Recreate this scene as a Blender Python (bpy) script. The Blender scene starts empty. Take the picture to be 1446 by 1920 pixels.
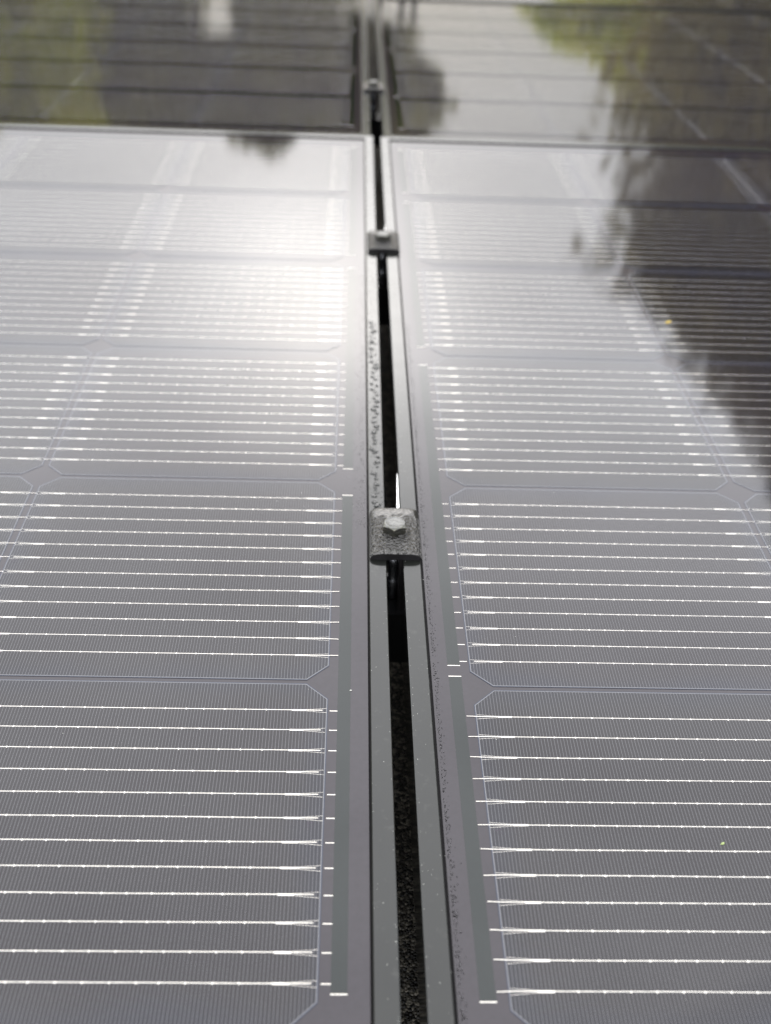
import bpy, bmesh, math, random
import numpy as np
from mathutils import Matrix, Vector
random.seed(7)
rng = np.random.default_rng(11)
scene = bpy.context.scene
COL = scene.collection
MM = 0.001

# ------------------------------------------------------------------ camera
cam_d = bpy.data.cameras.new("camera")
cam = bpy.data.objects.new("camera", cam_d)
COL.objects.link(cam)
PITCH, YAW, ROLL = 0.978170791, -0.0423437984, 0.0435053409
cam.matrix_world = (Matrix.Translation((0.0977299571, -0.508581036, 0.382793969))
                    @ Matrix.Rotation(YAW, 4, 'Z') @ Matrix.Rotation(PITCH, 4, 'X') @ Matrix.Rotation(ROLL, 4, 'Z'))
cam_d.sensor_fit = 'HORIZONTAL'
cam_d.sensor_width = 36.0
cam_d.lens = 36.0 * 2119.1482 / 1446.0
cam_d.clip_start = 0.02
cam_d.clip_end = 400.0
cam_d.dof.use_dof = True
cam_d.dof.focus_distance = 0.555
cam_d.dof.aperture_fstop = 11.3
cam_d.dof.aperture_blades = 0
scene.camera = cam

# ------------------------------------------------------------------ light
SUN_EL, SUN_AZ = math.radians(24.3), math.radians(-1.4)      # azimuth from +Y towards +X
sun_dir = Vector((math.sin(SUN_AZ) * math.cos(SUN_EL), math.cos(SUN_AZ) * math.cos(SUN_EL), math.sin(SUN_EL)))
world = bpy.data.worlds.new("World")
scene.world = world
world.use_nodes = True
wt = world.node_tree
wt.nodes.clear()


def nd(t, kind, **kw):
    n = t.nodes.new(kind)
    for k, v in kw.items():
        if k == 'inp':
            for i, val in v.items():
                n.inputs[i].default_value = val
        else:
            setattr(n, k, v)
    return n


def math_n(t, op, a, b=None, c=None, clamp=False):
    n = t.nodes.new('ShaderNodeMath')
    n.operation = op
    n.use_clamp = clamp
    for i, v in enumerate((a, b, c)):
        if v is None:
            continue
        if isinstance(v, (int, float)):
            n.inputs[i].default_value = v
        else:
            t.links.new(v, n.inputs[i])
    return n.outputs[0]


def mixc(t, f, a, b, blend='MIX'):
    n = t.nodes.new('ShaderNodeMix')
    n.data_type = 'RGBA'
    n.blend_type = blend
    for i, v in ((0, f), (6, a), (7, b)):
        if isinstance(v, (int, float)):
            n.inputs[i].default_value = v
        elif isinstance(v, tuple):
            n.inputs[i].default_value = (*v, 1) if len(v) == 3 else v
        else:
            t.links.new(v, n.inputs[i])
    return n.outputs[2]


sky = nd(wt, 'ShaderNodeTexSky', sky_type='NISHITA', sun_disc=False, sun_elevation=SUN_EL,
         sun_rotation=SUN_AZ, air_density=1.0, dust_density=0.6)
bg1 = nd(wt, 'ShaderNodeBackground', inp={1: 0.05})

tc = nd(wt, 'ShaderNodeTexCoord')
dot = nd(wt, 'ShaderNodeVectorMath', operation='DOT_PRODUCT', inp={1: tuple(sun_dir)})
wt.links.new(tc.outputs['Generated'], dot.inputs[0])
ang = math_n(wt, 'ARCCOSINE', math_n(wt, 'MINIMUM', dot.outputs['Value'], 0.99999))


def gauss(sig_deg, amp):
    s = math.radians(sig_deg)
    x = math_n(wt, 'DIVIDE', ang, s)
    return math_n(wt, 'MULTIPLY', math_n(wt, 'EXPONENT', math_n(wt, 'MULTIPLY', math_n(wt, 'MULTIPLY', x, x), -1.0)), amp)


glow = math_n(wt, 'ADD', gauss(5.4, 3.1), gauss(10.0, 0.6))
nz = nd(wt, 'ShaderNodeTexNoise', inp={'Scale': 3.2, 'Detail': 5.0, 'Roughness': 0.55, 'Distortion': 0.3})
mp = nd(wt, 'ShaderNodeMapping')
mp.inputs['Scale'].default_value = (1, 1, 2.4)
wt.links.new(tc.outputs['Generated'], mp.inputs[0])
wt.links.new(mp.outputs[0], nz.inputs['Vector'])
cl = nd(wt, 'ShaderNodeMapRange', inp={1: 0.3, 2: 0.72, 3: 0.84, 4: 1.16})
wt.links.new(nz.outputs[0], cl.inputs[0])
sep = nd(wt, 'ShaderNodeSeparateXYZ')
wt.links.new(tc.outputs['Generated'], sep.inputs[0])
elev = nd(wt, 'ShaderNodeValToRGB')          # luminance of the cloud sheet by height above the horizon, /4
cr = elev.color_ramp
cr.interpolation = 'EASE'
pts = SKY_PTS = [(0.0, 0.10), (0.09, 0.12), (0.175, 0.38), (0.28, 1.38), (0.34, 1.9), (0.45, 3.1), (0.60, 2.85), (0.80, 2.95), (1.0, 2.4)]
while len(cr.elements) < len(pts):
    cr.elements.new(0.5)
for el, (p, v) in zip(cr.elements, pts):
    el.position = p
    el.color = (v / 4, v / 4, v / 4, 1)
wt.links.new(sep.outputs[2], elev.inputs[0])
base = math_n(wt, 'MULTIPLY', elev.outputs[0], 4.0)
back = nd(wt, 'ShaderNodeMapRange', inp={1: -0.55, 2: 0.25, 3: 0.6, 4: 1.0})      # the cloud is darker behind the photographer
wt.links.new(sep.outputs[1], back.inputs[0])
lum = math_n(wt, 'MULTIPLY', math_n(wt, 'ADD', math_n(wt, 'MULTIPLY', base, back.outputs[0]), glow), cl.outputs[0])
gf = nd(wt, 'ShaderNodeMapRange', inp={1: 0.0, 2: 5.0, 3: 0.0, 4: 1.0})
wt.links.new(glow, gf.inputs[0])
colr = mixc(wt, gf.outputs[0], (0.975, 0.98, 1.0), (1.04, 1.0, 0.95))
cover = nd(wt, 'ShaderNodeMapRange', inp={1: 0.0, 2: 0.5, 3: 0.2, 4: 1.0})      # low cloud hides more of the clear sky
wt.links.new(sep.outputs[2], cover.inputs[0])
wt.links.new(mixc(wt, cover.outputs[0], (0, 0, 0), sky.outputs[0]), bg1.inputs[0])
bg2 = nd(wt, 'ShaderNodeBackground')
wt.links.new(colr, bg2.inputs[0])
wt.links.new(lum, bg2.inputs[1])
addw = nd(wt, 'ShaderNodeAddShader')
wt.links.new(bg1.outputs[0], addw.inputs[0])
wt.links.new(bg2.outputs[0], addw.inputs[1])
outw = nd(wt, 'ShaderNodeOutputWorld')
wt.links.new(addw.outputs[0], outw.inputs[0])

sun_d = bpy.data.lights.new("sun", 'SUN')
sun_d.energy = 0.5
sun_d.angle = math.radians(75)
sun_d.color = (1.0, 0.95, 0.88)
sun = bpy.data.objects.new("sun", sun_d)
sun.rotation_mode = 'QUATERNION'
sun.rotation_quaternion = sun_dir.to_track_quat('Z', 'Y')
COL.objects.link(sun)

scene.view_settings.view_transform = 'Standard'
scene.view_settings.look = 'None'
scene.view_settings.gamma = 1.0
scene.view_settings.use_curve_mapping = False
scene.view_settings.exposure = 0.0
scene.cycles.max_bounces = 6
scene.cycles.sample_clamp_indirect = 6.0
scene.cycles.caustics_reflective = False


# ------------------------------------------------------------------ helpers
def tag(o, label=None, category=None, group=None, kind=None):
    for k, v in (('label', label), ('category', category), ('group', group), ('kind', kind)):
        if v:
            o[k] = v
    return o


def empty(name, loc=(0, 0, 0), rot=(0, 0, 0)):
    o = bpy.data.objects.new(name, None)
    o.location, o.rotation_euler = loc, rot
    o.empty_display_size = 0.02
    COL.objects.link(o)
    return o


class MB:
    """collects simple solids (millimetres) and links them as one mesh object"""
    def __init__(self):
        self.v, self.f, self.sm = [], [], []

    def add(self, verts, faces, smooth=False):
        n = len(self.v)
        self.v += [tuple(p) for p in verts]
        self.f += [tuple(i + n for i in q) for q in faces]
        self.sm += [smooth] * len(faces)

    def box(self, x0, x1, y0, y1, z0, z1):
        self.add([(x0, y0, z0), (x1, y0, z0), (x1, y1, z0), (x0, y1, z0), (x0, y0, z1), (x1, y0, z1), (x1, y1, z1), (x0, y1, z1)],
                 [(3, 2, 1, 0), (4, 5, 6, 7), (0, 1, 5, 4), (1, 2, 6, 5), (2, 3, 7, 6), (3, 0, 4, 7)])

    def prism(self, poly, z0, z1):
        n = len(poly)
        self.add([(x, y, z0) for x, y in poly] + [(x, y, z1) for x, y in poly],
                 [tuple(reversed(range(n))), tuple(range(n, 2 * n))] + [(i, (i + 1) % n, n + (i + 1) % n, n + i) for i in range(n)])

    def rings(self, rings, cap0=True, cap1=True, smooth=False):
        n = len(rings[0])
        vs = [p for r in rings for p in r]
        fs = []
        for k in range(len(rings) - 1):
            for i in range(n):
                j = (i + 1) % n
                fs.append((k * n + i, k * n + j, (k + 1) * n + j, (k + 1) * n + i))
        self.add(vs, fs, smooth)
        m = len(self.v) - len(vs)
        if cap0:
            self.f.append(tuple(m + i for i in reversed(range(n))))
            self.sm.append(False)
        if cap1:
            self.f.append(tuple(m + (len(rings) - 1) * n + i for i in range(n)))
            self.sm.append(False)

    def lens(self, x0, y0, x1, y1, w, h, z0=0.0, w1=None):
        """low rounded strand lying on a surface, from (x0,y0) to (x1,y1)"""
        dx, dy = x1 - x0, y1 - y0
        L = math.hypot(dx, dy)
        nx, ny = -dy / L, dx / L
        w1 = w if w1 is None else w1
        prof = [(-.5, 0), (-.36, .62), (-.16, .93), (.16, .93), (.36, .62), (.5, 0)]
        vs = [(x0 + nx * a * w, y0 + ny * a * w, z0 + b * h) for a, b in prof] + [(x1 + nx * a * w1, y1 + ny * a * w1, z0 + b * h) for a, b in prof]
        fs = [(i, i + 6, i + 7, i + 1) for i in range(5)]
        self.add(vs, fs, True)

    def mesh(self, name, mat, fix=True):
        me = bpy.data.meshes.new(name)
        me.from_pydata([(x * MM, y * MM, z * MM) for x, y, z in self.v], [], self.f)
        me.polygons.foreach_set('use_smooth', self.sm)
        if fix and len(self.f) < 3000:
            bm = bmesh.new()
            bm.from_mesh(me)
            bmesh.ops.recalc_face_normals(bm, faces=bm.faces)
            bm.to_mesh(me)
            bm.free()
        me.materials.append(mat)
        me.update()
        return me

    def build(self, name, mat, parent=None, loc=(0, 0, 0)):
        return link(name, self.mesh(name, mat), parent, loc)


def link(name, me, parent=None, loc=(0, 0, 0)):
    o = bpy.data.objects.new(name, me)
    o.location = loc
    o.parent = parent
    COL.objects.link(o)
    return o


def new_mat(name):
    m = bpy.data.materials.new(name)
    m.use_nodes = True
    t = m.node_tree
    return m, t, t.nodes['Principled BSDF']


def link_in(t, v, sock):
    if isinstance(v, (int, float)):
        sock.default_value = v
    elif isinstance(v, tuple):
        sock.default_value = (*v, 1) if len(v) == 3 else v
    else:
        t.links.new(v, sock)


def coat(t, b, rough=0.035, haze=0.0):
    """solar glass lying over whatever the part is: a flat clear coat"""
    b.inputs['Coat Weight'].default_value = 1.0
    b.inputs['Coat IOR'].default_value = 1.47
    g = nd(t, 'ShaderNodeNewGeometry')
    n = nd(t, 'ShaderNodeTexNoise', inp={'Scale': 55.0, 'Detail': 3.0, 'Roughness': 0.6})
    t.links.new(g.outputs['Position'], n.inputs['Vector'])
    mr = nd(t, 'ShaderNodeMapRange', inp={1: 0.35, 2: 0.7, 3: rough * 0.75, 4: rough * 1.35})
    t.links.new(n.outputs[0], mr.inputs[0])
    t.links.new(mr.outputs[0], b.inputs['Coat Roughness'])
    # the pane is flat whatever lies below it
    up = nd(t, 'ShaderNodeVectorTransform', vector_type='NORMAL', convert_from='OBJECT', convert_to='WORLD')
    up.inputs[0].default_value = (0, 0, 1)
    n2 = nd(t, 'ShaderNodeTexNoise', inp={'Scale': 1500.0, 'Detail': 1.0})
    t.links.new(g.outputs['Position'], n2.inputs['Vector'])
    bp = nd(t, 'ShaderNodeBump', inp={'Strength': 0.05, 'Distance': 0.0001})
    t.links.new(n2.outputs[0], bp.inputs['Height'])
    t.links.new(up.outputs[0], bp.inputs['Normal'])
    t.links.new(bp.outputs[0], b.inputs['Coat Normal'])


# ------------------------------------------------------------------ materials
def m_cell():
    m, t, b = new_mat("cell_silicon")
    co = nd(t, 'ShaderNodeTexCoord')
    s = nd(t, 'ShaderNodeSeparateXYZ')
    t.links.new(co.outputs['Object'], s.inputs[0])
    X, Y = s.outputs[0], s.outputs[1]
    ax, ay = math_n(t, 'ABSOLUTE', X), math_n(t, 'ABSOLUTE', Y)
    d1 = math_n(t, 'SUBTRACT', math_n(t, 'MAXIMUM', ax, ay), 0.091)
    d2 = math_n(t, 'MULTIPLY', math_n(t, 'SUBTRACT', math_n(t, 'ADD', ax, ay), 0.1713), 0.7071)
    d = math_n(t, 'MAXIMUM', d1, d2)
    P = 0.00153
    fr = math_n(t, 'ABSOLUTE', math_n(t, 'SUBTRACT', math_n(t, 'FRACT', math_n(t, 'ADD', math_n(t, 'DIVIDE', X, P), 100.5)), 0.5))
    fing = math_n(t, 'MULTIPLY', math_n(t, 'LESS_THAN', fr, 0.075), math_n(t, 'LESS_THAN', d, -0.0006))
    rim = math_n(t, 'LESS_THAN', math_n(t, 'ABSOLUTE', math_n(t, 'ADD', d, 0.00062)), 0.00020)
    line = math_n(t, 'MAXIMUM', math_n(t, 'MULTIPLY', fing, 0.62), rim)
    # thin-film coating: dark, bluer close to the wafer edge
    nz = nd(t, 'ShaderNodeTexNoise', inp={'Scale': 14.0, 'Detail': 3.0})
    g = nd(t, 'ShaderNodeNewGeometry')
    t.links.new(g.outputs['Position'], nz.inputs['Vector'])
    edge = nd(t, 'ShaderNodeMapRange', inp={1: -0.016, 2: 0.0, 3: 0.0, 4: 1.0})
    edge.interpolation_type = 'SMOOTHSTEP'
    t.links.new(math_n(t, 'ADD', d, math_n(t, 'MULTIPLY', math_n(t, 'SUBTRACT', nz.outputs[0], 0.55), 0.03)), edge.inputs[0])
    body = mixc(t, math_n(t, 'MULTIPLY', edge.outputs[0], 0.75), (0.0088, 0.0064, 0.0088), (0.0058, 0.0065, 0.0145))
    oi = nd(t, 'ShaderNodeObjectInfo')
    tone = nd(t, 'ShaderNodeMapRange', inp={1: 0.0, 2: 1.0, 3: 0.72, 4: 1.3})       # wafers differ a little in tone
    t.links.new(oi.outputs['Random'], tone.inputs[0])
    vs = nd(t, 'ShaderNodeVectorMath', operation='SCALE')
    t.links.new(body, vs.inputs[0])
    t.links.new(tone.outputs[0], vs.inputs['Scale'])
    body = vs.outputs[0]
    out = math_n(t, 'GREATER_THAN', d, -0.00042)
    body = mixc(t, out, body, (0.011, 0.018, 0.042))
    colr = mixc(t, line, body, (0.150, 0.150, 0.160))
    t.links.new(colr, b.inputs['Base Color'])
    b.inputs['Roughness'].default_value = 0.38
    b.inputs['Specular IOR Level'].default_value = 0.0
    coat(t, b)
    return m


def m_under(name, col, rough=0.5, spec=0.0, metallic=0.0):
    m, t, b = new_mat(name)
    g = nd(t, 'ShaderNodeNewGeometry')
    nz = nd(t, 'ShaderNodeTexNoise', inp={'Scale': 260.0, 'Detail': 4.0, 'Roughness': 0.65})
    t.links.new(g.outputs['Position'], nz.inputs['Vector'])
    c = mixc(t, nz.outputs[0], tuple(x * 0.72 for x in col), tuple(x * 1.28 for x in col))
    t.links.new(c, b.inputs['Base Color'])
    b.inputs['Roughness'].default_value = rough
    b.inputs['Specular IOR Level'].default_value = spec
    b.inputs['Metallic'].default_value = metallic
    coat(t, b)
    return m


def m_frame():
    m, t, b = new_mat("anodised_frame")
    g = nd(t, 'ShaderNodeNewGeometry')
    n1 = nd(t, 'ShaderNodeTexNoise', inp={'Scale': 38.0, 'Detail': 6.0, 'Roughness': 0.7})
    n2 = nd(t, 'ShaderNodeTexNoise', inp={'Scale': 900.0, 'Detail': 3.0, 'Roughness': 0.6})
    n3 = nd(t, 'ShaderNodeTexNoise', inp={'Scale': 160.0, 'Detail': 4.0, 'Roughness': 0.6})
    for n in (n1, n2, n3):
        t.links.new(g.outputs['Position'], n.inputs['Vector'])
    c = mixc(t, n1.outputs[0], (0.003, 0.0035, 0.003), (0.0135, 0.015, 0.0125))
    dust = nd(t, 'ShaderNodeMapRange', inp={1: 0.60, 2: 0.80, 3: 0.0, 4: 0.35})
    t.links.new(n3.outputs[0], dust.inputs[0])
    c = mixc(t, dust.outputs[0], c, (0.085, 0.085, 0.075))
    t.links.new(c, b.inputs['Base Color'])
    r = nd(t, 'ShaderNodeMapRange', inp={1: 0.3, 2: 0.7, 3: 0.30, 4: 0.48})
    t.links.new(n1.outputs[0], r.inputs[0])
    t.links.new(r.outputs[0], b.inputs['Roughness'])
    b.inputs['Specular IOR Level'].default_value = 0.08
    b.inputs['Coat Weight'].default_value = 1.0
    b.inputs['Coat IOR'].default_value = 1.45
    b.inputs['Coat Roughness'].default_value = 0.09
    bp = nd(t, 'ShaderNodeBump', inp={'Strength': 0.18, 'Distance': 0.0002})
    t.links.new(n2.outputs[0], bp.inputs['Height'])
    t.links.new(bp.outputs[0], b.inputs['Normal'])
    return m


def m_clamp():
    m, t, b = new_mat("wet_black_clamp")
    co = nd(t, 'ShaderNodeTexCoord')
    nzw = nd(t, 'ShaderNodeTexNoise', inp={'Scale': 400.0, 'Detail': 2.0})
    t.links.new(co.outputs['Object'], nzw.inputs['Vector'])
    wv = mixc(t, 0.0022, co.outputs['Object'], nzw.outputs['Color'], 'ADD')
    v = nd(t, 'ShaderNodeTexVoronoi', feature='SMOOTH_F1', inp={'Scale': 720.0, 'Smoothness': 0.35, 'Randomness': 1.0})
    t.links.new(wv, v.inputs['Vector'])
    s = nd(t, 'ShaderNodeSeparateXYZ')
    t.links.new(co.outputs['Object'], s.inputs[0])
    # a smooth sheet of water covers the far edge of the plate
    n4 = nd(t, 'ShaderNodeTexNoise', inp={'Scale': 170.0, 'Detail': 2.0})
    t.links.new(co.outputs['Object'], n4.inputs['Vector'])
    yy = math_n(t, 'ADD', s.outputs[1], math_n(t, 'MULTIPLY', math_n(t, 'SUBTRACT', n4.outputs[0], 0.5), 0.030))
    film = nd(t, 'ShaderNodeMapRange', inp={1: 0.011, 2: 0.015, 3: 1.0, 4: 0.12})
    t.links.new(yy, film.inputs[0])
    h = math_n(t, 'MULTIPLY', v.outputs['Distance'], film.outputs[0])
    h = math_n(t, 'ADD', h, math_n(t, 'MULTIPLY', n4.outputs[0], 0.5))
    bp = nd(t, 'ShaderNodeBump', inp={'Strength': 1.0, 'Distance': 0.0015})
    bp.invert = True
    t.links.new(h, bp.inputs['Height'])
    t.links.new(bp.outputs[0], b.inputs['Normal'])
    b.inputs['Base Color'].default_value = (0.11, 0.107, 0.103, 1)
    b.inputs['Metallic'].default_value = 0.75
    b.inputs['Roughness'].default_value = 0.16
    return m


def m_simple(name, col, rough, metallic=0.0, spec=0.5, bump=0.0, scale=500.0, var=0.25, transmission=0.0, ior=1.5, coords='Position'):
    m, t, b = new_mat(name)
    g = nd(t, 'ShaderNodeNewGeometry')
    nz = nd(t, 'ShaderNodeTexNoise', inp={'Scale': scale, 'Detail': 5.0, 'Roughness': 0.65})
    t.links.new(g.outputs['Position'], nz.inputs['Vector'])
    c = mixc(t, nz.outputs[0], tuple(x * (1 - var) for x in col), tuple(min(1, x * (1 + var)) for x in col))
    t.links.new(c, b.inputs['Base Color'])
    b.inputs['Roughness'].default_value = rough
    b.inputs['Metallic'].default_value = metallic
    b.inputs['Specular IOR Level'].default_value = spec
    b.inputs['Transmission Weight'].default_value = transmission
    b.inputs['IOR'].default_value = ior
    if bump:
        bp = nd(t, 'ShaderNodeBump', inp={'Strength': 0.6, 'Distance': bump})
        t.links.new(nz.outputs[0], bp.inputs['Height'])
        t.links.new(bp.outputs[0], b.inputs['Normal'])
    return m


def m_bolt():
    m, t, b = new_mat("zinc_bolt")
    co = nd(t, 'ShaderNodeTexCoord')
    s = nd(t, 'ShaderNodeSeparateXYZ')
    t.links.new(co.outputs['Object'], s.inputs[0])
    nz = nd(t, 'ShaderNodeTexNoise', inp={'Scale': 420.0, 'Detail': 4.0, 'Distortion': 1.2})
    t.links.new(co.outputs['Object'], nz.inputs['Vector'])
    r = math_n(t, 'SQRT', math_n(t, 'ADD', math_n(t, 'MULTIPLY', s.outputs[0], s.outputs[0]), math_n(t, 'MULTIPLY', s.outputs[1], s.outputs[1])))
    rust = nd(t, 'ShaderNodeMapRange', inp={1: 0.0052, 2: 0.0068, 3: 0.0, 4: 0.4})
    t.links.new(math_n(t, 'ADD', r, math_n(t, 'MULTIPLY', math_n(t, 'SUBTRACT', nz.outputs[0], 0.55), 0.006)), rust.inputs[0])
    c = mixc(t, rust.outputs[0], (0.16, 0.16, 0.155), (0.18, 0.17, 0.11))
    t.links.new(c, b.inputs['Base Color'])
    b.inputs['Metallic'].default_value = 0.9
    b.inputs['Roughness'].default_value = 0.24
    bp = nd(t, 'ShaderNodeBump', inp={'Strength': 0.9, 'Distance': 0.0006})
    t.links.new(nz.outputs[0], bp.inputs['Height'])
    t.links.new(bp.outputs[0], b.inputs['Normal'])
    return m


def m_shingle():
    m, t, b = new_mat("asphalt_shingle")
    g = nd(t, 'ShaderNodeNewGeometry')
    v = nd(t, 'ShaderNodeTexVoronoi', feature='F1', inp={'Scale': 640.0})
    n = nd(t, 'ShaderNodeTexNoise', inp={'Scale': 24.0, 'Detail': 4.0})
    for x in (v, n):
        t.links.new(g.outputs['Position'], x.inputs['Vector'])
    sp = nd(t, 'ShaderNodeSeparateColor')
    t.links.new(v.outputs['Color'], sp.inputs[0])
    c = mixc(t, math_n(t, 'POWER', sp.outputs[0], 3.0), (0.020, 0.018, 0.015), (0.50, 0.45, 0.36))
    c = mixc(t, math_n(t, 'MULTIPLY', n.outputs[0], 0.5), c, (0.02, 0.018, 0.016))
    t.links.new(c, b.inputs['Base Color'])
    b.inputs['Roughness'].default_value = 0.45
    bp = nd(t, 'ShaderNodeBump', inp={'Strength': 1.0, 'Distance': 0.0022})
    bp.invert = True
    t.links.new(v.outputs['Distance'], bp.inputs['Height'])
    t.links.new(bp.outputs[0], b.inputs['Normal'])
    return m


def m_leaf(name, c1, c2):
    m, t, b = new_mat(name)
    g = nd(t, 'ShaderNodeNewGeometry')
    n = nd(t, 'ShaderNodeTexNoise', inp={'Scale': 1.6, 'Detail': 3.0})
    t.links.new(g.outputs['Position'], n.inputs['Vector'])
    f = nd(t, 'ShaderNodeMapRange', inp={1: 0.35, 2: 0.68})
    t.links.new(n.outputs[0], f.inputs[0])
    c = mixc(t, f.outputs[0], c1, c2)
    tr = nd(t, 'ShaderNodeBsdfTranslucent')
    df = nd(t, 'ShaderNodeBsdfDiffuse')
    t.links.new(c, df.inputs[0])
    t.links.new(c, tr.inputs[0])
    mx = nd(t, 'ShaderNodeMixShader', inp={0: 0.65})
    t.links.new(df.outputs[0], mx.inputs[1])
    t.links.new(tr.outputs[0], mx.inputs[2])
    t.links.new(mx.outputs[0], t.nodes['Material Output'].inputs[0])
    return m


CELL = m_cell()
BACK = m_under("black_backsheet", (0.0265, 0.0215, 0.0270))
TAPE = m_under("dark_tape", (0.0070, 0.0110, 0.0105), 0.4)
WIRE = m_under("solder_coated_wire", (0.64, 0.61, 0.56), 0.14, 0.5, 1.0)
MARK = m_under("printed_mark_ink", (0.030, 0.020, 0.035))
FRAME = m_frame()
GASKET = m_simple("black_sealant", (0.006, 0.005, 0.006), 0.7, spec=0.2, scale=800)
CLAMP = m_clamp()
CLAMPSIDE = m_simple("black_clamp_side", (0.022, 0.020, 0.021), 0.3, scale=900, bump=0.0006)
BOLT = m_bolt()
SHAFT = m_simple("wet_black_steel", (0.42, 0.42, 0.44), 0.22, metallic=0.9, scale=1500, bump=0.0004)
STEEL = m_simple("bright_steel", (0.75, 0.76, 0.76), 0.18, metallic=1.0, var=0.08)
RAIL = m_simple("black_rail", (0.012, 0.012, 0.013), 0.35, scale=60)
SHINGLE = m_shingle()
WATER = m_simple("rain_water", (1, 1, 1), 0.0, transmission=1.0, ior=1.33, var=0.0)
DUST = m_simple("pale_dust", (0.55, 0.55, 0.50), 0.8, scale=2000, var=0.4)

# ------------------------------------------------------------------ solar panels (local origin: centre of cell row 2 in the end column next to the gap)
PX, PY, CH = 185.45, 184.48, 10.7
NCOL, NROW = 10, 6
H = 91.0
OCT = [(-H + CH, -H), (H - CH, -H), (H, -H + CH), (H, H - CH), (H - CH, H), (-H + CH, H), (-H, H - CH), (-H, -H + CH)]
ZC = 0.22
cb = MB(); cb.prism(OCT, 0.02, ZC)
CELL_ME = cb.mesh("cell", CELL)


def wire_mb(side, seed, mb=None, oy=0.0, fine=True):
    """side=+1: strand leaves the cell over its right edge, -1: over its left edge"""
    r = random.Random(seed)
    mb = mb or MB()
    z = ZC + 0.004
    W = 0.42
    pts = [(-88.2, 0.0)]
    x = -66.0
    while x < 70:
        pts.append((x, r.uniform(-.10, .10)))
        x += r.uniform(24, 34)
    pts += [(88.2, 0.0), (95.3, r.uniform(-.35, .35))]
    for (xa, ya), (xb, yb) in zip(pts, pts[1:]):
        mb.lens(side * xa, oy + ya, side * xb, oy + yb, W, 0.045, z)
    for s in ((-1, 1) if fine else ()):                        # end pad and its printed fork
        mb.add([(s * 73.6, oy - .62, z + .02), (s * 80.0, oy - .62, z + .02), (s * 80.0, oy + .30, z + .03), (s * 73.6, oy + .30, z + .03)],
               [(0, 1, 2, 3) if s > 0 else (3, 2, 1, 0)])
        mb.lens(s * 79.5, oy + .25, s * 90.2, oy + 1.2, .14, .02, z)
        mb.lens(s * 79.5, oy - .55, s * 90.2, oy - 1.6, .15, .02, z)
    x = -64.6
    k = 0
    while x < 68:                                               # solder pads along the strand
        mb.add([(x - .6, oy, z + .03), (x, oy - .72, z + .03), (x + .6, oy, z + .03), (x, oy + .42, z + .03)], [(0, 1, 2, 3)])
        k += 1
        x += 9.95 if k % 5 else 8.3
    return mb


WIRE_ME = {s: [wire_mb(s, 10 * i + s).mesh("wire", WIRE, False) for i in range(4)] for s in (-1, 1)}
WY = [72.4 - 13.17 * i for i in range(12)]
WSET_ME = {}
for s in (-1, 1):
    mb = MB()
    for i, y in enumerate(WY):
        wire_mb(s, i, mb, y, False)
    WSET_ME[s] = mb.mesh("wire_set", WIRE, False)
mb = MB(); mb.lens(0, 0, 3.7, 0, .50, .06, 0.03)
STUB_ME = mb.mesh("wire_stub", WIRE)
mb = MB(); mb.lens(0, 0, 6.4, 0, .65, .12, 0.14)
END_ME = mb.mesh("ribbon_end", WIRE)
mb = MB()
for cx, cy in ((0, 0), (1.5, .35)):
    a0 = [(cx + .62 * math.cos(a), cy + .62 * math.sin(a), ZC + .02) for a in np.linspace(0, 2 * math.pi, 9)[:-1]]
    a1 = [(cx + .30 * math.cos(a), cy + .30 * math.sin(a), ZC + .02) for a in np.linspace(0, 2 * math.pi, 9)[:-1]]
    mb.add(a0 + a1, [(i, (i + 1) % 8, 8 + (i + 1) % 8, 8 + i) for i in range(8)])
mb.lens(-.4, -1.7, 2.6, -1.7, .22, .06, ZC + .02)
MARK_ME = mb.mesh("printed_mark", MARK, False)


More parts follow.
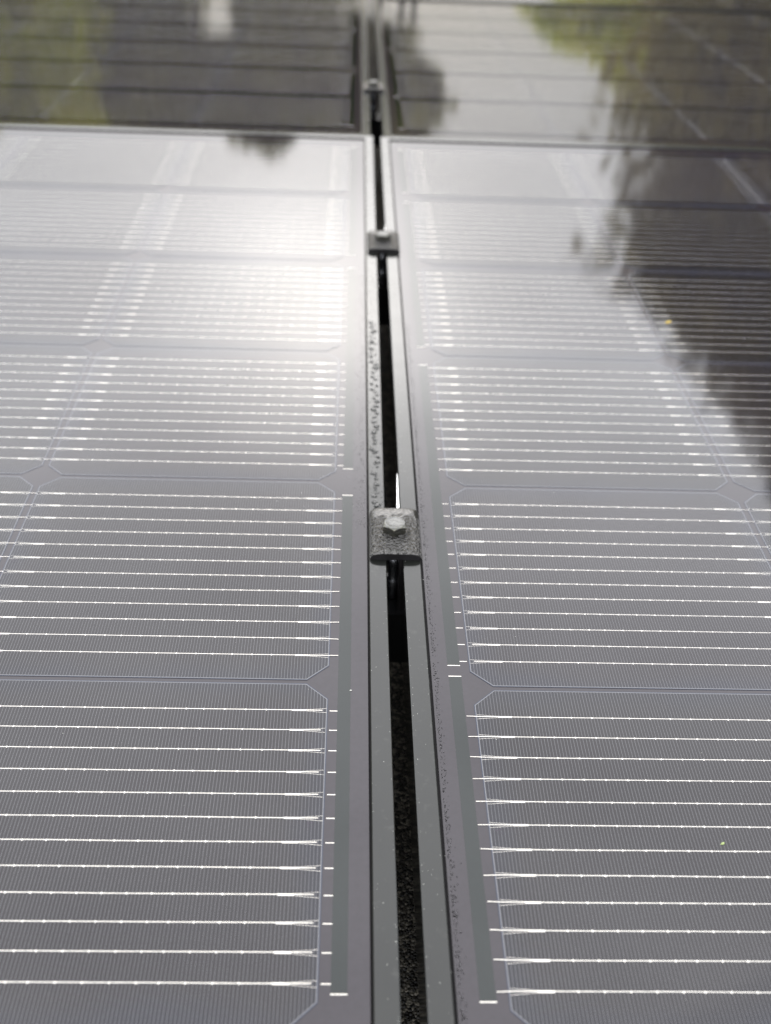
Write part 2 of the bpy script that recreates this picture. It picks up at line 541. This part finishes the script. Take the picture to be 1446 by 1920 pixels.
def panel(loc, rot, side, detail, label):
    """side=-1: the gap is at the panel's right end; +1: at its left end. columns run away from the gap"""
    root = empty("solar_panel", tuple(c * MM for c in loc), rot)
    tag(root, label, "solar panel", "black framed solar panels on the roof")
    near = 110.4                                     # glass edge measured from the end column's centre
    far = (NCOL - 1) * PX + near
    gx0, gx1 = (-far, near) if side < 0 else (-near, far)
    gy0, gy1 = -PY - H - 22, 4 * PY + H + 19
    b = MB(); b.box(gx0, gx1, gy0, gy1, -5.0, 0.0); b.build("backsheet", BACK, root)
    g = 0.95 if side < 0 else 1.35
    b = MB()
    for x0, x1, y0, y1 in ((gx0 - g, gx0, gy0 - g, gy1 + g), (gx1, gx1 + g, gy0 - g, gy1 + g), (gx0, gx1, gy0 - g, gy0), (gx0, gx1, gy1, gy1 + g)):
        b.box(x0, x1, y0, y1, -4.0, -0.9)
    b.build("gasket", GASKET, root)
    fx0, fx1, fy0, fy1 = gx0 - g, gx1 + g, gy0 - g, gy1 + g
    FW, ZT, ZB = 10.0, 1.5, -35.0
    outer = [(fx0 - FW, fy0 - FW), (fx1 + FW, fy0 - FW), (fx1 + FW, fy1 + FW), (fx0 - FW, fy1 + FW)]
    inner = [(fx0, fy0), (fx1, fy0), (fx1, fy1), (fx0, fy1)]
    def inset(p, d):     # move rectangle outline inward by d
        return [(p[0][0] + d, p[0][1] + d), (p[1][0] - d, p[1][1] + d), (p[2][0] - d, p[2][1] - d), (p[3][0] + d, p[3][1] - d)]
    e = 0.45
    loops = [[(x, y, ZB) for x, y in outer], [(x, y, ZT - e) for x, y in outer], [(x, y, ZT - e * .3) for x, y in inset(outer, e * .3)], [(x, y, ZT) for x, y in inset(outer, e)],
             [(x, y, ZT) for x, y in inset(inner, -e)], [(x, y, ZT - e) for x, y in inner], [(x, y, ZB) for x, y in inner], [(x, y, ZB) for x, y in outer]]
    fb = MB(); fb.rings(loops, cap0=False, cap1=False)
    fb.build("frame", FRAME, root)
    for c in range(NCOL):
        for r in range(NROW):
            row = r + 1
            x, y = side * c * PX, (r - 1) * PY
            cell = link("cell", CELL_ME, root, (x * MM, y * MM, 0))
            out = -1 if row % 2 else 1               # odd rows: strands leave over the left edge
            if detail and c < 4:
                for i, wy in enumerate(WY):
                    link("wire", random.choice(WIRE_ME[out]), cell, (random.uniform(-.25, .25) * MM, (wy + random.uniform(-.12, .12)) * MM, 0))
                if c < 2:
                    for sx in (-87.6, 84.2):
                        if random.random() < .85:
                            link("printed_mark", MARK_ME, cell, (sx * MM, 3.6 * MM, 0))
            else:
                link("wire_set", WSET_ME[out], cell)
    # bus ribbons under dark tape beside the gap end
    sx0 = 95.6 if side < 0 else -101.9
    if side < 0:
        runs = [(1, 2), (3, 4), (5, 6)]
    else:
        runs = [(1, 1), (2, 3), (4, 5), (6, 6)]
    for a, bb in runs:
        y0 = (a - 2) * PY - 72.4 - (4.2 if not (side > 0 and a == 2) else 4.2)
        y1 = (bb - 2) * PY + 72.4 + 4.2
        if side > 0 and (a, bb) == (1, 1):
            y1 = -84.0
        if side > 0 and a == 2:
            y0 = -75.6
        tb = MB(); tb.box(sx0, sx0 + 6.2, y0, y1, 0.01, 0.12)
        tp = tb.build("bus_tape", TAPE, root)
        for yy in (y0 - .2, y1 + .2):
            link("ribbon_end", END_ME, tp, ((sx0 - .1) * MM, yy * MM, 0))
    for r in range(NROW):
        row = r + 1
        out = -1 if row % 2 else 1
        if out != -side:                              # strands do not reach the ribbon over this edge: short stubs do
            for wy in WY:
                x = 91.9 if side < 0 else -95.6
                link("wire_stub", STUB_ME, root, (x * MM, ((r - 1) * PY + wy + random.uniform(-.25, .15)) * MM, 0))
    return root


TILT = math.radians(-2.2)
YF = 860.4                                            # near edge of the far row
LB = -PY - H - 22 - 0.85 - 10                          # local y of a panel's near edge
panel((0, 0, 0), (0, 0, 0), -1, True, "black solar panel left of the gap, nearest the camera, raindrops on its frame")
panel((252.6, -2.7, 0), (0, 0, 0.001), 1, True, "black solar panel right of the gap, nearest camera, mirroring a dark tree")
LEN = 4 * PY + H + 19 + 10.85 - LB


def place_far(x, y0, z0, tilt, side, label):
    # the panel's near edge sits at world (y0, z0); local near edge is at LB
    return panel((x, y0 - LB * math.cos(tilt), z0 - LB * math.sin(tilt)), (tilt, 0, 0), side, False, label)


place_far(-3.4, YF, 0, TILT, -1, "blurred second row solar panel left of the gap, mirroring dark and yellow green trees")
place_far(255.2, YF - 2, 0, TILT, 1, "blurred solar panel of the second row, right of the gap, mirroring grey sky")
Y3 = YF + (LEN + 6) * math.cos(TILT)
Z3 = (LEN + 6) * math.sin(TILT)
place_far(-3.4, Y3, Z3, TILT * .5, -1, "solar panel of the third row at the top edge, left of the gap")
place_far(255.2, Y3 + 6, Z3, TILT * .5, 1, "pale strip of a third row solar panel at the top right edge")


# ------------------------------------------------------------------ rails and clamps
def rail(y, z, label, tilt=0.0):
    b = MB()
    prof = [(-20, -37), (20, -37), (20, 0), (6, 0), (6, -9), (-6, -9), (-6, 0), (-20, 0)]
    b.rings([[(x, p, q) for p, q in prof] for x in (-1830, 2080)])
    o = b.build("mounting_rail", RAIL, None, (0, y * MM, z * MM))
    o.rotation_euler = (tilt, 0, 0)
    return tag(o, label, "rail", "black mounting rails crossing under the solar panels")


def clamp_meshes():
    # plate: flat top, sloping side shoulders, rounded corners
    def outline(hx, hy, r, n=5):
        pts = []
        for cx, cy, a0 in ((hx - r, hy - r, 0), (-hx + r, hy - r, 90), (-hx + r, -hy + r, 180), (hx - r, -hy + r, 270)):
            for k in range(n + 1):
                a = math.radians(a0 + 90 * k / n)
                pts.append((cx + r * math.cos(a), cy + r * math.sin(a)))
        return pts
    p = MB()
    sec = [(-14.9, 1.55), (14.9, 1.55), (14.9, 2.7), (14.2, 4.1), (12.9, 5.1), (11.0, 5.7), (8.0, 5.95), (0, 5.98), (-8.0, 5.95), (-11.0, 5.7), (-12.9, 5.1), (-14.2, 4.1), (-14.9, 2.7)]
    def at(y, kx, kz):
        return [(x * kx, y, 1.55 + (z - 1.55) * kz) for x, z in sec]
    p.rings([at(-24.1, .985, .93), at(-23.8, 1, .99), at(-21, 1, 1), at(0, 1, 1), at(19.5, 1, 1), at(22.0, .985, .97), at(23.5, .94, .88), at(24.2, .87, .66)], smooth=True)
    w = MB(); w.box(2.0, 5.2, -23.0, 23.0, -35.0, 1.5)
    s = MB()
    n = 16
    rr = []
    rr = [(2.8, 1.4), (2.8, -5), (3.3, -5.6), (3.9, -7), (3.9, -9.5), (3.3, -11), (2.8, -12), (2.8, -20), (3.3, -21), (3.9, -22.5), (3.9, -25), (3.3, -26.5), (2.8, -27.5), (2.8, -44)]
    s.rings([[(-1 * 0 + rad * math.cos(-a), rad * math.sin(-a), zz) for a in np.linspace(0, 2 * math.pi, n + 1)[:-1]] for rad, zz in rr], smooth=True)
    h = MB()
    R6 = 13.2 / math.sqrt(3)
    hexa = [(R6 * math.cos(math.radians(a)), R6 * math.sin(math.radians(a))) for a in range(-90, 270, 15)]
    # hexagon outline sampled every 15 degrees
    def hexp(scale):
        pts = []
        for k in range(24):
            a = math.radians(-90 + 15 * k)
            am = ((15 * k) % 60) - 30
            r = (13.0 / 2) / math.cos(math.radians(am)) * scale
            pts.append((r * math.cos(a), r * math.sin(a)))
        return pts
    def circ(rad):
        return [(rad * math.cos(math.radians(-90 + 15 * k)), rad * math.sin(math.radians(-90 + 15 * k))) for k in range(24)]
    def chamf(rad, zt):   # hex clipped by a cone: corners drop lower
        pts = []
        for x, y in hexp(1.0):
            r = math.hypot(x, y)
            pts.append((x, y, zt - max(0.0, (r - rad)) * 0.75))
        return pts
    rings = [[(x, y, 0.0) for x, y in hexp(1.0)], chamf(6.3, 4.9), [(x, y, 5.2) for x, y in circ(6.05)], [(x, y, 5.32) for x, y in circ(5.2)], [(x, y, 5.1) for x, y in circ(4.2)]]
    h.rings(rings)
    t = MB()
    t.prism([(0, 0), (1.3, 0), (1.3, 1), (0, 1)], 0, 0.01)
    t = MB()
    t.add([(1.7, 22, -2.0), (3.3, 22, -2.0), (3.3, 70, -2.4), (3.05, 70, -2.4), (1.7, 22, 1.2), (3.3, 22, 1.2), (3.3, 70, 0.5), (3.05, 70, 0.5)],
          [(3, 2, 1, 0), (4, 5, 6, 7), (0, 1, 5, 4), (1, 2, 6, 5), (2, 3, 7, 6), (3, 0, 4, 7)])
    g = MB()
    g.rings([[(rad * math.cos(a), rad * math.sin(a), zz) for a in np.linspace(0, 2 * math.pi, 33)[:-1]] for rad, zz in ((8.0, 0), (8.0, .55), (7.6, .75))], smooth=False)
    return p, w, s, h, t, g


P_, W_, S_, H_, T_, G_ = clamp_meshes()
PM, WM, SM, HM, TM, GM = (P_.mesh("clamp_plate", CLAMP), W_.mesh("web", CLAMPSIDE), S_.mesh("threaded_shaft", SHAFT),
                          H_.mesh("bolt_head", BOLT), T_.mesh("spring_tongue", STEEL), G_.mesh("washer", CLAMP))
PM.materials.append(CLAMPSIDE)
for pg in PM.polygons:
    if pg.normal.y < -0.9 or pg.normal.z < -0.9:
        pg.material_index = 1
        pg.use_smooth = False


def clamp(x, y, z, label, tilt=0.0, turn=0.0, tongue=True):
    root = empty("mid_clamp", (x * MM, y * MM, z * MM), (tilt, 0, 0))
    tag(root, label, "clamp", "wet black panel clamps bridging the gap")
    link("clamp_plate", PM, root)
    link("web", WM, root)
    link("threaded_shaft", SM, root, (-.8 * MM, -11 * MM, 0))
    wsh = link("washer", GM, root, (-.6 * MM, -1 * MM, 5.97 * MM))
    hd = link("bolt_head", HM, root, (-.6 * MM, -1 * MM, 6.74 * MM))
    hd.rotation_euler = (0, 0, turn)
    if tongue:
        link("spring_tongue", TM, root)
    return root


clamp(126.8, 32.4, 0, "wet beaded black clamp nearest the camera, sharp, with a bright hex bolt", turn=math.radians(-3))
clamp(127.6, 505.0, 0, "slightly blurred black clamp in the middle distance, below the edge of the second row", turn=math.radians(22))
zc = math.sin(TILT)
clamp(124.6, YF + 268 * math.cos(TILT), 268 * zc, "strongly blurred clamp between the two second row panels", TILT, turn=math.radians(8))
rail(24.5, -35, "black rail crossing the gap under the nearest clamp")
rail(505, -35, "black rail crossing the gap under the middle clamp")
rail(YF + 268, 268 * zc - 36, "black rail crossing the gap under the farthest clamp", TILT)

# ------------------------------------------------------------------ roof, house, ground
rf = MB()
ys = [-1600, -1000, YF, Y3 + 0, Y3 + 2600]
zs = [-112, -112, -112, -112 + Z3, -112 + Z3 - 2600 * math.tan(math.radians(6))]
ring = [(y, z) for y, z in zip(ys, zs)]
prof = ring + [(y, z - 160) for y, z in reversed(ring)]
rf.rings([[(x, y, z) for y, z in prof] for x in (-2600, 2900)])
roof = tag(rf.build("roof", SHINGLE), None, None, None, "structure")
hw = MB(); hw.box(-2350, 2650, -1400, Y3 + 2300, -3300, -560)
tag(hw.build("house_wall", m_simple("pale_render", (0.42, 0.40, 0.36), 0.9, scale=30, bump=0.002)), "pale rendered wall block carrying the shingle roof", "house")
gb = MB(); gb.add([(-90000, -90000, -3300), (90000, -90000, -3300), (90000, 90000, -3300), (-90000, 90000, -3300)], [(0, 1, 2, 3)])
tag(gb.build("ground", m_simple("lawn", (0.06, 0.085, 0.03), 0.95, scale=2.0, var=0.5)), None, None, None, "structure")


# ------------------------------------------------------------------ trees (seen mirrored in the glass)
BARK = m_simple("bark", (0.07, 0.055, 0.042), 0.9, scale=20, bump=0.01)


def tree(name, az, dist, base, blobs, leaf, n, mat, label, cat="tree"):
    """blobs: (daz deg, elev deg, radius m, weight) clumps of the crown, as bearings from the panels"""
    a = math.radians(az)
    root = empty(name, (dist * math.sin(a), dist * math.cos(a), -3.3))
    tag(root, label, cat, "trees beyond the roof, mirrored in the glass")
    cs = []
    for da, el, r, w in blobs:
        aa = math.radians(az + da)
        dd = dist * (1 + rng.uniform(-.04, .04))
        cs.append((Vector((dd * math.sin(aa), dd * math.cos(aa), dd * math.tan(math.radians(el)) + 3.3)) - Vector((root.location.x, root.location.y, 0)), r, w))
    # trunk and limbs
    tb = MB()
    def limb(p0, p1, r0, r1, n=9):
        d = (p1 - p0); L = d.length
        u = d.orthogonal().normalized(); v = d.normalized().cross(u)
        rings = []
        for k in range(5):
            f = k / 4
            c = p0 + d * f + u * (math.sin(f * 3.1) * L * .05)
            r = r0 + (r1 - r0) * f
            rings.append([tuple((c + u * (r * math.cos(t)) + v * (r * math.sin(t))) * 1000) for t in np.linspace(0, 2 * math.pi, n + 1)[:-1]])
        tb.rings(rings, smooth=True)
    top = sum((c for c, r, w in cs), Vector()) / len(cs)
    fork = Vector((top.x * .4, top.y * .4, max(1.4, top.z * .45)))
    limb(Vector((0, 0, -.05)), fork, .16, .11)
    for c, r, w in cs:
        limb(fork, c, .07, .02, 6)
    tb.build("trunk", BARK, root)
    # leaves
    wts = np.array([w * r ** 2 for c, r, w in cs]); wts /= wts.sum()
    idx = rng.choice(len(cs), n, p=wts)
    C = np.array([tuple(c) for c, r, w in cs])[idx]
    R = np.array([r for c, r, w in cs])[idx]
    d = rng.normal(size=(n, 3)); d /= np.linalg.norm(d, axis=1)[:, None]
    # lumpy radius so that the outline is ragged
    ph = rng.uniform(0, 6.28, (6,))
    lump = 1 + .16 * np.sin(5 * d[:, 0] + ph[0] + idx) + .14 * np.sin(7 * d[:, 2] + ph[1] + idx * 2) + .1 * np.sin(11 * d[:, 1] + ph[2])
    rad = R * lump * rng.uniform(.05, 1.0, n) ** .5
    Pn = C + d * rad[:, None] * np.array([1, 1, .85])
    u = rng.normal(size=(n, 3)); u /= np.linalg.norm(u, axis=1)[:, None]
    w = np.cross(u, rng.normal(size=(n, 3))); w /= np.linalg.norm(w, axis=1)[:, None]
    s = leaf * rng.uniform(.6, 1.3, n)[:, None] * (1 + .7 * (rad < R * .7))[:, None]
    q = np.stack([Pn - u * s, Pn + w * s * .45, Pn + u * s, Pn - w * s * .45], 1).reshape(-1, 3)
    me = bpy.data.meshes.new("crown")
    me.vertices.add(4 * n); me.vertices.foreach_set('co', q.astype(np.float32).ravel())
    me.loops.add(4 * n); me.loops.foreach_set('vertex_index', np.arange(4 * n, dtype=np.int32))
    me.polygons.add(n); me.polygons.foreach_set('loop_start', np.arange(0, 4 * n, 4, dtype=np.int32))
    me.polygons.foreach_set('loop_total', np.full(n, 4, np.int32))
    me.materials.append(mat); me.update(calc_edges=True)
    link("crown", me, root)
    return root


DARKL = m_leaf("dark_foliage", (0.20, 0.165, 0.045), (0.34, 0.27, 0.08))
OLIVE = m_leaf("olive_foliage", (0.19, 0.18, 0.045), (0.32, 0.29, 0.085))
YGREEN = m_leaf("yellow_green_foliage", (0.42, 0.45, 0.05), (0.65, 0.60, 0.07))

tree("broadleaf_tree", 27, 9.0, 0, [(-6.2, 5, 1.15, 1), (-6.4, 10, 1.1, 1), (-5.9, 14.5, .95, 1), (-6.8, 18.0, .95, 1), (-4.2, 20.3, .9, 1), (-1.2, 22.6, .9, 1), (2, 24.6, .9, 1),
      (5.2, 26.8, 1.0, 1), (0, 8, 1.5, 1), (1, 15, 1.5, 1), (8, 12, 2.0, 1), (8, 19.5, 1.6, 1), (15, 15, 2.2, 1), (15, 22, 1.7, 1)],
     .07, 70000, DARKL, "tall dark broadleaf tree mirrored along the right edge")
tree("broadleaf_tree", -8, 13.0, 0, [(0, 9, 1.0, 1), (-4, 8, .9, 1), (4, 10, .9, 1), (4, 14.4, .36, .9), (3.4, 12.3, .5, 1), (-2, 5.0, .8, .8), (5, 6, .8, 1), (8, 9, .75, 1)],
     .07, 22000, OLIVE, "olive green tree mirrored left of the gap, a crest rising above it")
tree("broadleaf_tree", 3, 13.5, 0, [(0, 8.6, .55, 1), (-1.0, 9.6, .6, 1), (-2, 6.5, .5, 1)],
     .07, 6000, OLIVE, "small round dark tree mirrored just right of the gap")
tree("broadleaf_tree", -17, 12.0, 0, [(0, 6, 1.0, 1), (1, 9, .8, 1), (-3, 10, 1.0, 1), (2, 4, .8, 1), (-7, 9, 1.2, 1)],
     .08, 14000, YGREEN, "yellow green tree mirrored in the top left corner")
tree("broadleaf_tree", 13, 14.0, 0, [(0, 4.5, .7, 1), (-2.5, 4.0, .5, 1), (2, 6, .7, 1)],
     .08, 7000, YGREEN, "low bright green shrubby tree mirrored at the top right")


# ------------------------------------------------------------------ rain and dust
def dome(mb, x, y, z, rx, ry, h, n=12, rings=4, jit=0.12, rot=0.0):
    ph = random.uniform(0, 6.28)
    rs = []
    for k in range(rings):
        f = k / rings
        rr = math.cos(f * math.pi / 2)
        rs.append([])
        for i in range(n):
            a = -0 + 2 * math.pi * i / n
            j = 1 + jit * math.sin(2 * a + ph) + jit * .6 * math.sin(3 * a + 2 * ph)
            px, py = rx * rr * j * math.cos(a), ry * rr * j * math.sin(a)
            rs[-1].append((x + px * math.cos(rot) - py * math.sin(rot), y + px * math.sin(rot) + py * math.cos(rot), z + h * math.sin(f * math.pi / 2)))
    n0 = len(mb.v)
    mb.rings(rs, cap0=True, cap1=False, smooth=True)
    top = len(mb.v)
    mb.v.append((x, y, z + h))
    for i in range(n):
        mb.f.append((n0 + (rings - 1) * n + i, n0 + (rings - 1) * n + (i + 1) % n, top))
        mb.sm.append(True)


DROPS = []
for k in range(5):
    d = MB(); dome(d, 0, 0, 0, 1.0, 1.0, .5, 14, 5, .16)
    DROPS.append(d.mesh("raindrop", WATER))
ORD = 'first second third fourth fifth sixth seventh eighth ninth tenth eleventh twelfth thirteenth fourteenth fifteenth sixteenth'.split()
ypos = 64.0
i = 0
while ypos < 330:
    s = random.uniform(.9, 2.1)
    o = link("raindrop", DROPS[i % 5], None, ((116.2 + random.uniform(-2.2, 2.2)) * MM, ypos * MM, 1.49 * MM))
    o.scale = (s * random.uniform(.8, 1.15), s * random.uniform(.9, 1.3), s * .75)
    o.rotation_euler = (0, 0, random.uniform(0, 6))
    tag(o, f"clear raindrop on the frame left of the gap, {ORD[i]} beyond the nearest clamp" if i < len(ORD)
        else "small blurred raindrop on the frame left of the gap, well beyond the nearest clamp", "raindrop", "raindrops on the frame left of the gap")
    ypos += s * random.uniform(1.6, 4.2)
    i += 1

b = MB()
for k in range(1700):                                   # beads clinging to the right panel's sealant line
    y = random.uniform(-290, 330)
    x = 143.3 + abs(random.gauss(0, 1.2))
    s = random.uniform(.07, .26) * (1.2 if y < -150 else 1)
    dome(b, x, y, 0, s, s * random.uniform(.9, 1.6), s * .7, 7, 2, .2)
for k in range(700):                                   # mist on the left glass beside the frame
    y = random.uniform(40, 430)
    x = 109.6 - abs(random.gauss(0, 4.5))
    s = random.uniform(.12, .34)
    dome(b, x, y, 0, s, s * 1.2, s * .35, 7, 2, .2)
for k in range(420):
    y = random.uniform(60, 480)
    s = random.uniform(.12, .45)
    dome(b, random.uniform(111.9, 120.4), y, 1.5, s, s, s * .5, 7, 2, .2)
for k in range(160):
    s = random.uniform(.1, .3)
    dome(b, random.uniform(30, 108), random.uniform(60, 500), .5, s, s, s * .4, 6, 2, .2)
tag(b.build("rain_mist", WATER), "fine rain beads sprinkled along the frame edges and glass", "water drops", None, "stuff")

b = MB()
for k in range(420):
    y = random.uniform(-290, 400)
    f = random.random()
    if f < .15:
        x, z = random.uniform(111.8, 120.6), 1.51
    elif f < .33:
        x, z = random.uniform(132.2, 141.9), 1.51
    elif f < .7:
        x, z = random.choice((120.5, 132.1)) + random.uniform(-.3, .3), 1.51
    else:
        x, z = random.uniform(-330, 560), .30
        if 108 < x < 146:
            continue
    s = random.uniform(.06, .22)
    a = random.uniform(0, 3)
    b.add([(x + s * math.cos(a + t) * random.uniform(.7, 1.3), y + s * math.sin(a + t) * random.uniform(.7, 1.3), z + random.uniform(0, .08)) for t in (0, 1.57, 3.14, 4.71)], [(0, 1, 2, 3)])
for x, y, s, z in ((101.9, -98, .55, .14),):
    dome(b, x, y, z, s, s, s * .6, 8, 3)
tag(b.build("dust_specks", DUST), "pale dust specks scattered over frames and glass", "dust", None, "stuff")

GLINT = m_simple("yellow_glint", (0.50, 0.36, 0.06), 0.5, scale=900)  # a yellow glint on the glass, put in as a coloured flake
LEAFG = m_simple("pale_green_leaf", (0.34, 0.42, 0.16), 0.5, scale=900)
for (x, y, r, mt, lb) in ((360.3, 347.0, 2.3, GLINT, "tiny yellow glint, shaped as a flake, in the dark reflection on the right panel"),
                          (261.7, -189.9, .8, LEAFG, "tiny pale green scrap stuck on a cell of the right panel near the camera")):
    b = MB()
    out = [(1.3 * r * math.cos(a) * (1 + .2 * math.sin(3 * a)), .7 * r * math.sin(a)) for a in np.linspace(0, 2 * math.pi, 11)[:-1]]
    b.rings([[(px, py, .32) for px, py in out], [(px * .9, py * .9, .32 + .25 * r + .12 * px) for px, py in out], [(px * .3, py * .3, .45 + .3 * r) for px, py in out]])
    o = b.build("scrap_and_glint", mt, None, (x * MM, y * MM, 0))
    o.rotation_euler = (0, 0, .5)
    tag(o, lb, "leaf scrap", "leaf scraps on the right panel")
